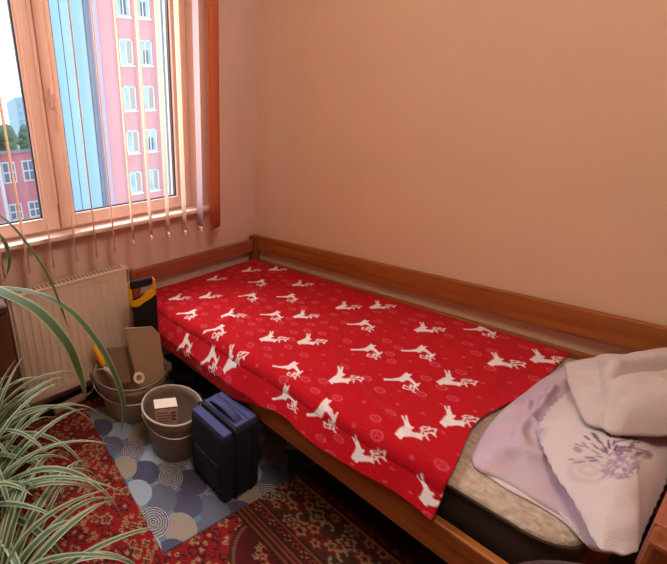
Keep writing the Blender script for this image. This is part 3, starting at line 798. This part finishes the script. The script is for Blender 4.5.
def bag():
    M_b = mat('navy_canvas', '#1b1d32', .8, bump=.25, bscale=280, var=.08, vscale=12)
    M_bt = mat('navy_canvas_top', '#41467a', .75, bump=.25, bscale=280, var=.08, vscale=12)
    M_pip = mat('black_webbing', '#15141c', .7)
    x0, x1, y0, y1, z0, z1 = .738, .93, -1.115, -.946, ZM, .31
    t = root('travel_bag', 'navy blue upright canvas bag with top handle on the blue mat', 'bag', ((x0 + x1) / 2, (y0 + y1) / 2, ZM))
    b = BM(); box(b, (x0, y0 + .045, z0), (x1, y1, z1), .02, seg=4); obj('body', b, M_b, t, True)
    b = BM(); box(b, (x0 + .004, y0 + .0, z0 + .004), (x1 - .004, y0 + .05, z1 - .012), .018, seg=4); obj('front_pocket', b, M_b, t, True)
    for yy in (y0 + .05, y1 - .045):
        b = BM(); pts = []
        for cx, cz, a0 in ((x1 - .02, z1 - .02, 0), (x0 + .02, z1 - .02, 90), (x0 + .02, z0 + .02, 180), (x1 - .02, z0 + .02, 270)):
            for k in range(6): a = math.radians(a0 + k * 18); pts.append((cx + .022 * math.cos(a), yy, cz + .022 * math.sin(a)))
        tube(b, pts, .0035, 6, closed=True); obj('zip', b, M_pip, t, True)
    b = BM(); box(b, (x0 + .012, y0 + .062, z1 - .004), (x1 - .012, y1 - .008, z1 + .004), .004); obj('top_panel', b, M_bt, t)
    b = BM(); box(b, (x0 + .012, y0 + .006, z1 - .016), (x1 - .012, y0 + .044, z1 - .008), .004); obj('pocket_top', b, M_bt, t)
    # soft padded handle arched along the top
    b = BM(); yc = y0 + .088; pts = bez([(x0 + .025, yc, z1), (x0 + .05, yc - .004, z1 + .018), ((x0 + x1) / 2, yc - .008, z1 + .03), (x1 - .05, yc - .004, z1 + .018), (x1 - .025, yc, z1)], 24)
    rows = []
    for p in pts:
        rows.append([b.verts.new(p + Vector(q)) for q in ((0, -.016, -.003), (0, .016, -.003), (0, .016, .003), (0, -.016, .003))])
    for A, B in zip(rows, rows[1:]):
        for k in range(4): b.faces.new((A[k], A[(k + 1) % 4], B[(k + 1) % 4], B[k]))
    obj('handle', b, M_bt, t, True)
    b = BM(); box(b, (x0 + .03, y0 - .004, z0 + .05), (x1 - .03, y0 + .004, z0 + .15), .003); obj('pouch', b, M_b, t)
    b = BM(); box(b, (x0 - .004, y0 + .012, z0 + .07), (x0 + .003, y0 + .036, z0 + .19), .002); obj('side_strap', b, M_pip, t)
    for x in (x0 + .03, x1 - .03):
        for y in (y0 + .03, y1 - .03):
            b = BM(); box(b, (x - .01, y - .01, ZM - .0005), (x + .01, y + .01, z0 + .004), .001); obj('foot', b, M_pip, t)
bag()

# ================================================================== plants
M_lg = mat('leaf_green', '#54734a', .5, trans=.2, var=.15, vscale=20)
M_lc = mat('leaf_cream_edge', '#bcc6ae', .5, trans=.25)
M_ld = mat('dark_leaf_green', '#3a522c', .6, trans=.15, var=.15, vscale=14)
M_ldc = mat('dark_leaf_pale_edge', '#8fa06a', .5, trans=.2)
M_terra = mat('terracotta', '#8a4c33', .8, var=.1)
M_soil = mat('soil', '#221710', .95, bump=.8, bscale=80)
def leaf(b, pts, w, edge=.3, vee=.25, prof=None):
    pts = [Vector(p) for p in pts]; n = len(pts); rows = []
    for i, p in enumerate(pts):
        d = (pts[min(i + 1, n - 1)] - pts[max(i - 1, 0)]).normalized(); side = d.cross(Vector((0, 0, 1)))
        if side.length < .15: side = d.cross(Vector((.3, 1, 0)))
        side.normalize(); up = side.cross(d); k = i / (n - 1)
        ww = w * (prof(k) if prof else (min(1, .55 + k * 3) * (1 - k ** 3) + .02))
        rows.append([b.verts.new(p + side * (s * ww / 2) + up * (abs(s) * ww * vee)) for s in (-1, -(1 - edge * 2), 0, 1 - edge * 2, 1)])
    for A, B in zip(rows, rows[1:]):
        for j in range(4): b.faces.new((A[j], A[j + 1], B[j + 1], B[j])).material_index = 1 if j in (0, 3) else 0
def pot(t, cen, r, h, m=None):
    c = Vector(cen); b = BM()
    lathe(b, [(0, 0), (r * .72, 0), (r * .96, h - .03), (r * 1.05, h - .03), (r * 1.06, h), (r * .95, h), (r * .9, h - .02), (0, h - .022)], c, 32)
    obj('pot', b, m or M_terra, t, True)
    b = BM(); lathe(b, [(r * .92, h - .018), (r * .5, h - .012), (0, h - .01)], c, 24); obj('soil', b, M_soil, t)
def spider(label, cen, r, h, n, seed, lmin, lmax, bias=(0, 0), width=.021, group=None):
    rg = random.Random(seed); t = root('spider_plant', label, 'plant', cen); c = Vector(cen); pot(t, cen, r, h)
    crown = c + Vector((0, 0, h)); b = BM()
    for i in range(n):
        a = i * 2.39996 + rg.uniform(-.3, .3); el = math.radians(rg.uniform(35, 85)); L = rg.uniform(lmin, lmax)
        hd = Vector((math.cos(a) + bias[0], math.sin(a) + bias[1], 0)); hd.normalize()
        p = crown + Vector((math.cos(a), math.sin(a), 0)) * rg.uniform(0, .03) - Vector((0, 0, .02)); pts = [p.copy()]; steps = 14
        tw = rg.uniform(-.05, .05); sag = rg.uniform(.08, .2)
        for k in range(steps):
            pts.append(pts[-1] + (hd * math.cos(el) + Vector((0, 0, math.sin(el)))) * (L / steps))
            el -= sag * (.5 + k / steps); hd = Matrix.Rotation(tw, 3, 'Z') @ hd
        # keep clear of the floor
        for q in pts:
            q.z = max(q.z, .03); q.x = max(q.x, .14)
            if q.y < -1.615 and q.z < .76: q.x = max(q.x, .43)
        leaf(b, pts, width * rg.uniform(.75, 1.15), .22)
    o = obj('foliage', b, [M_lg, M_lc], t, True)
    return t

def plants():
    # low wooden bench carrying the spider plants
    t = root('plant_bench', 'low brown wooden bench under the spider plants', 'bench', (.78, -1.86, 0))
    b = BM(); box(b, (.45, -1.99, .10), (1.14, -1.735, .125), .003); obj('top', b, M_pinez, t)
    for x in (.49, 1.1):
        for y in (-1.955, -1.77):
            b = BM(); box(b, (x - .02, y - .02, .008), (x + .02, y + .02, .10), .003); obj('leg', b, M_pinez, t)
    g = 'spider plants on the bench'
    spider('spider plant nearest the radiator, uppermost of the striped plants', (.53, -1.835, .125), .085, .20, 44, 1, .26, .50, (.1, .35), group=g)
    spider('spider plant in the middle of the three striped plants', (.72, -1.85, .125), .085, .15, 46, 2, .30, .54, (.1, .4), group=g)
    spider('spider plant lowest of the three, leaves over the rug edge', (.98, -1.855, .125), .085, .13, 44, 3, .30, .52, (-.1, .4), group=g)
    # brown cabinet at the side of the radiator
    x0, x1, y0, y1, z1 = .03, .40, -2.12, -1.632, .74
    t = root('cabinet', 'brown wooden cabinet standing beside the radiator', 'cabinet', (.2, -1.88, 0)); Mc = wood('brown_cabinet', '#6b3a26', '#4c2618', 2)
    b = BM(); box(b, (x0, y0, .0), (x1 - .018, y1, z1 - .02), .002); obj('carcass', b, Mc, t)
    b = BM(); box(b, (x0, y0 - .01, z1 - .02), (x1 + .008, y1 + .006, z1), .003); obj('top', b, Mc, t)
    for a, c in ((y0 + .004, (y0 + y1) / 2 - .002), ((y0 + y1) / 2 + .002, y1 - .004)):
        b = BM(); box(b, (x1 - .018, a, .06), (x1, c, z1 - .026), .002); d = obj('door', b, Mc, t)
        yk = c - .03 if a < -1.9 else a + .03; b = BM(); tube(b, [(x1, yk, .45), (x1 + .02, yk, .45)], [.006, .011], 12); obj('knob', b, M_steel, d)
    # large strap-leaved plant on the cabinet
    cen = (.24, -1.88, z1); t = root('strap_leaf_plant', 'large plant with long arching dark green strap leaves in front of the radiator', 'plant', cen); pot(t, cen, .10, .15, M_white)
    crown = Vector(cen) + Vector((0, 0, .15)); b = BM()
    L = [([(-45,272,1.38), (0,292,1.30), (38,312,1.26), (66,343,1.22), (80,374,1.2), (86,398,1.18)], .047),
         ([(-30,285,1.42), (25,291,1.36), (66,308,1.30), (97,342,1.24), (116,378,1.2), (124,408,1.18), (121,432,1.17)], .026),
         ([(-40,195,1.36), (0,216,1.34), (24,240,1.33), (48,276,1.32), (62,310,1.31), (70,334,1.3)], .013),
         ([(-30,215,1.3), (0,236,1.26), (9,256,1.25), (8,272,1.24), (3,284,1.24)], .016),
         ([(-60,180,1.4), (-40,230,1.3), (-30,300,1.2)], .04), ([(-100,200,1.4), (-110,240,1.3), (-100,330,1.2)], .04)]
    for pts, w in L:
        P = [along(*q) for q in pts]; mid = crown.lerp(P[0], .5) + Vector((0, 0, .05))
        leaf(b, bez([crown - Vector((0, 0, .02)), mid] + P, 40), w, .12, .12, lambda k: min(1, .5 + 1.5 * k) * (1 - max(0, (k - .45) / .55) ** 2.2) + .03)
    rg = random.Random(9)
    for i in range(10):
        a = 3.3 + i * .28; hd = Vector((math.cos(a), math.sin(a), 0)); p = crown.copy(); el = 1.2; pts = [p.copy()]
        for k in range(14): pts.append(pts[-1] + (hd * math.cos(el) + Vector((0, 0, math.sin(el)))) * .035); el -= .17
        leaf(b, [Vector((max(q.x, .17), q.y, q.z)) for q in pts], .035, .12, .12)
    obj('foliage', b, [M_ld, M_ldc], t, True)
plants()

# ================================================================== stool by the bed
def stool():
    c = Vector((1.76, -1.262, 0)); t = root('round_stool', 'black round padded stool standing beside the bed', 'stool', c)
    Ms = mat('black_vinyl', '#3a3a42', .4, bump=.05, bscale=120)
    b = BM(); lathe(b, [(0, .625), (.165, .625), (.18, .635), (.186, .652), (.181, .668), (.165, .676), (0, .682)], c, 48); obj('seat', b, Ms, t, True)
    for k in range(4):
        a = math.radians(45 + 90 * k); d = Vector((math.cos(a), math.sin(a), 0)); b = BM(); tube(b, [c + d * .12 + Vector((0, 0, .627)), c + d * .17 + Vector((0, 0, .009))], .011, 10); obj('leg', b, M_black, t, True)
    b = BM(); tube(b, [c + Vector((.150 * math.cos(a), .150 * math.sin(a), .24)) for a in np.linspace(0, 2 * math.pi, 32, endpoint=False)], .007, 8, closed=True); obj('foot_ring', b, M_black, t, True)
stool()

# ================================================================== outside the window
def outside():
    GZ = -14.0
    M_pk = mat('pink_render', '#dc9da6', .9, var=.05, vscale=.5); M_pk2 = mat('pink_render_band', '#d9958c', .9)
    M_bl = mat('pale_blue_render', '#9dc3e2', .9, var=.05, vscale=.4); M_lv = mat('lavender_render', '#c6b5cb', .9, var=.04); M_ltrim = mat('pale_render', '#dfe6ea', .9)
    M_gry = mat('grey_render', '#8f9094', .9, var=.25, vscale=2.5)
    M_wf = mat('white_window_frame', '#e6edf2', .5); M_wg = mat('window_glass_reflection', '#a2c6e0', .15, var=.35, vscale=1.2, spec=.6); M_dk = mat('dark_joint', '#54656f', .9); M_cur = mat('pale_curtain', '#b3a6a4', .9)
    X = -18.0
    tw = root('apartment_tower', 'tall pink apartment tower with pale blue side seen through the window', 'building', (X - 4, 8.5, GZ))
    b = BM(); box(b, (X - 9, 7.7, GZ), (X, 11.28, 22)); obj('facade', b, M_pk, tw, label='pink facade')
    b = BM(); box(b, (X - .25, 5.08, GZ), (X + .0, 7.06, 22)); obj('blank_wall', b, M_bl, tw, label='pale blue blank wall')
    b = BM(); box(b, (X, 5.72, GZ), (X + .02, 5.76, 22)); box(b, (X, 7.0, GZ), (X + .03, 7.06, 22)); obj('wall_joint', b, M_dk, tw)
    b = BM(); box(b, (X - .6, 7.0, GZ), (X - .3, 7.75, 22)); obj('recess', b, mat('blue_grey_render', '#93a9bd', .9, var=.1, vscale=1.2), tw)
    b = BM(); box(b, (X - .3, 7.42, GZ), (X + .15, 7.72, 22), .03); obj('corner_pilaster', b, M_lv, tw, label='lavender corner strip')
    b = BM(); box(b, (X - 9, 11.28, GZ), (X + .15, 11.62, 22), .03); obj('corner_pilaster', b, M_ltrim, tw, label='whitish corner strip')
    b = BM(); box(b, (X - 9, 11.62, GZ), (X - .5, 13.6, 22)); obj('grey_side', b, M_gry, tw)
    for y in (8.72, 9.86, 11.1):
        b = BM(); box(b, (X, y - .05, GZ), (X + .012, y + .05, 22)); obj('facade_strip', b, M_pk2, tw)
    rows = [(.6 + 2.34 * k) for k in range(-3, 5)]
    rg = random.Random(2)
    for r, zb in enumerate(rows):
        for c, (ya, yb) in enumerate(((8.9, 9.72), (10.1, 10.96))):
            za, zt = zb, zb + 1.28
            b = BM(); f = .06
            for lo, hi in (((ya, za), (yb, za + f)), ((ya, zt - f), (yb, zt)), ((ya, za), (ya + f, zt)), ((yb - f, za), (yb, zt)), (((ya + yb) / 2 - f / 2, za), ((ya + yb) / 2 + f / 2, zt))):
                box(b, (X - .05, lo[0], lo[1]), (X + .04, hi[0], hi[1]))
            box(b, (X, ya - .06, za - .09), (X + .09, yb + .06, za))
            w = obj('window_frame', b, M_wf, tw)
            b = BM(); box(b, (X - .02, ya, za), (X + .012, yb, zt)); obj('pane', b, M_wg, w)
            b = BM(); k = rg.random(); m0 = ya + (yb - ya) * (.35 if k < .5 else .52); box(b, (X + .012, m0, za + .1), (X + .018, min(yb - .08, m0 + .32), zt - (.1 if k > .4 else .5)))
            obj('curtain', b, M_cur if k > .5 else mat('dark_curtain', '#6c6470', .9), w)
    # low pink building
    X = -30
    lb = root('low_pink_building', 'low flat-roofed pink building beside the tower outside', 'building', (X - 5, 3, GZ))
    b = BM(); box(b, (X - 10, -14, GZ), (X, 7.4, 1.1)); obj('walls', b, mat('rose_render', '#d98d98', .9, var=.05, vscale=.4), lb)
    b = BM(); box(b, (X - 10.2, -14.2, 1.1), (X + .25, 7.6, 1.35)); obj('roof_edge', b, mat('grey_coping', '#9d9aa6', .8), lb)
    for z0, z1 in ((-1.15, .42), (-4.2, -2.95), (-7.4, -6)):
        for y in (-2.2, -.8, .6, 2.0, 3.95, 5.55):
            b = BM(); y1 = y + .95
            box(b, (X, y - .06, z0 - .06), (X + .05, y1 + .06, z1 + .06)); w = obj('window_frame', b, M_wf, lb)
            b = BM()
            for q in range(2):
                for s in range(2): box(b, (X + .04, y + .05 + q * .47, z0 + .06 + s * (z1 - z0) / 2), (X + .06, y + .42 + q * .47, z0 - .06 + (s + 1) * (z1 - z0) / 2))
            obj('pane', b, mat('grey_pane', '#7f8d9e', .2), w)
    b = BM(); box(b, (X, 3.55, GZ), (X + .3, 3.8, 1.1)); obj('downpipe_pier', b, M_ltrim, lb)
    # far tower
    X = -90
    ft = root('distant_tower', 'distant hazy grey high-rise behind the trees outside', 'building', (X - 5, 22, GZ))
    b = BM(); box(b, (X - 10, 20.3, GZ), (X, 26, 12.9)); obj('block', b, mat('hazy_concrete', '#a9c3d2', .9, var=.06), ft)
    b = BM()
    for k in range(12):
        for j in range(4): box(b, (X, 20.6 + j * 1.3, -8 + k * 1.7), (X + .05, 21.3 + j * 1.3, -7.2 + k * 1.7))
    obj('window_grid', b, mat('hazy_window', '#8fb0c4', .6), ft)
    # trees beyond the low building
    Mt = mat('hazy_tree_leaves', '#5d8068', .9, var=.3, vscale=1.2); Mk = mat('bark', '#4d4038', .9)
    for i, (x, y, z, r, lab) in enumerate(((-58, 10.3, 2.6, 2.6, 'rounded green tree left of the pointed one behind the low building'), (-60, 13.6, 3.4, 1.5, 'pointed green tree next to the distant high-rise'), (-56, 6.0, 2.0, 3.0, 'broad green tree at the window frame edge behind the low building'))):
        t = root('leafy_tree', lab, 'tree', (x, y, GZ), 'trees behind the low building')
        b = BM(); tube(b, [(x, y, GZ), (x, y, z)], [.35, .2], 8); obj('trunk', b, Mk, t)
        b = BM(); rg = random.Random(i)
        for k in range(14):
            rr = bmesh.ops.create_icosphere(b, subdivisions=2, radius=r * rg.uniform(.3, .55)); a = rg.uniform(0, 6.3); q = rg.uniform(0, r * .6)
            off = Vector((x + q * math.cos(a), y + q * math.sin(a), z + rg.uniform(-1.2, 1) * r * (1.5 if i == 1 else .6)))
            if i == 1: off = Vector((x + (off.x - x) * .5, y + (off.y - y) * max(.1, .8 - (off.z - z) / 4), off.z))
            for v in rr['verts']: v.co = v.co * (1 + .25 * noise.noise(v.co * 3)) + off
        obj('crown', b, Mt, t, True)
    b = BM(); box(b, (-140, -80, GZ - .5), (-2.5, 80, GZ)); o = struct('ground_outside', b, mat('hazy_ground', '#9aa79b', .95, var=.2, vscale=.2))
outside()

# ================================================================== light
w = bpy.data.worlds.new('daylight'); S.world = w; w.use_nodes = True
N = w.node_tree.nodes; L = w.node_tree.links; bg = N['Background']
tc = N.new('ShaderNodeTexCoord'); sp = N.new('ShaderNodeSeparateXYZ'); rp = N.new('ShaderNodeValToRGB')
L.new(tc.outputs['Generated'], sp.inputs[0]); L.new(sp.outputs['Z'], rp.inputs[0])
e = rp.color_ramp.elements; e[0].position = 0; e[0].color = (.86, .95, .97, 1); e[1].position = .6; e[1].color = (.45, .72, .95, 1)
n = rp.color_ramp.elements.new(.2); n.color = (.8, .93, 1, 1)
L.new(rp.outputs[0], bg.inputs[0]); bg.inputs[1].default_value = 2.1

def area(name, loc, target, sx, sy, power, col):
    l = bpy.data.lights.new(name, 'AREA'); l.shape = 'RECTANGLE'; l.size, l.size_y = sx, sy; l.energy = power; l.color = col
    o = bpy.data.objects.new(name, l); C.objects.link(o); o.location = loc
    o.rotation_euler = (Vector(target) - Vector(loc)).to_track_quat('-Z', 'Y').to_euler(); return o
# bright sky above the window opening
area('sky_light', (-1.3, -1.3, 3.2), (.7, -1.0, .4), 1.8, 1.2, 230, (1, .93, .9))
# added warm lamp below the window, imitating glow through the orange slats
area('warm_window_fill', (-1.6, -1.6, -.6), (1.5, -.2, 2.2), 1.5, 1.0, 75, (1, .60, .32))
# added unseen warm point light that fills the interior
l = bpy.data.lights.new('room_fill', 'POINT'); l.energy = 48; l.shadow_soft_size = .3; l.color = (1, .82, .67)
o = bpy.data.objects.new('room_fill', l); C.objects.link(o); o.location = (1.5, -1.3, 2.4)

# ================================================================== camera
cd = bpy.data.cameras.new('camera'); cam = bpy.data.objects.new('camera', cd); C.objects.link(cam)
cd.sensor_fit = 'HORIZONTAL'; cd.sensor_width = 36; cd.lens = F / W * 36
cd.shift_x = (W / 2 - CX) / W; cd.shift_y = -(Hh / 2 - CY) / W; cd.clip_start = .02; cd.clip_end = 400
m4 = Matrix.Identity(4)
for i in range(3):
    m4[i][0], m4[i][1], m4[i][2] = M[i][0], -M[i][1], -M[i][2]; m4[i][3] = CAM[i]
cam.matrix_world = m4
S.camera = cam
S.view_settings.view_transform = 'Standard'; S.view_settings.look = 'None'; S.view_settings.exposure = 0; S.view_settings.gamma = 1
S.cycles.max_bounces = 8; S.cycles.diffuse_bounces = 5; S.cycles.transparent_max_bounces = 12
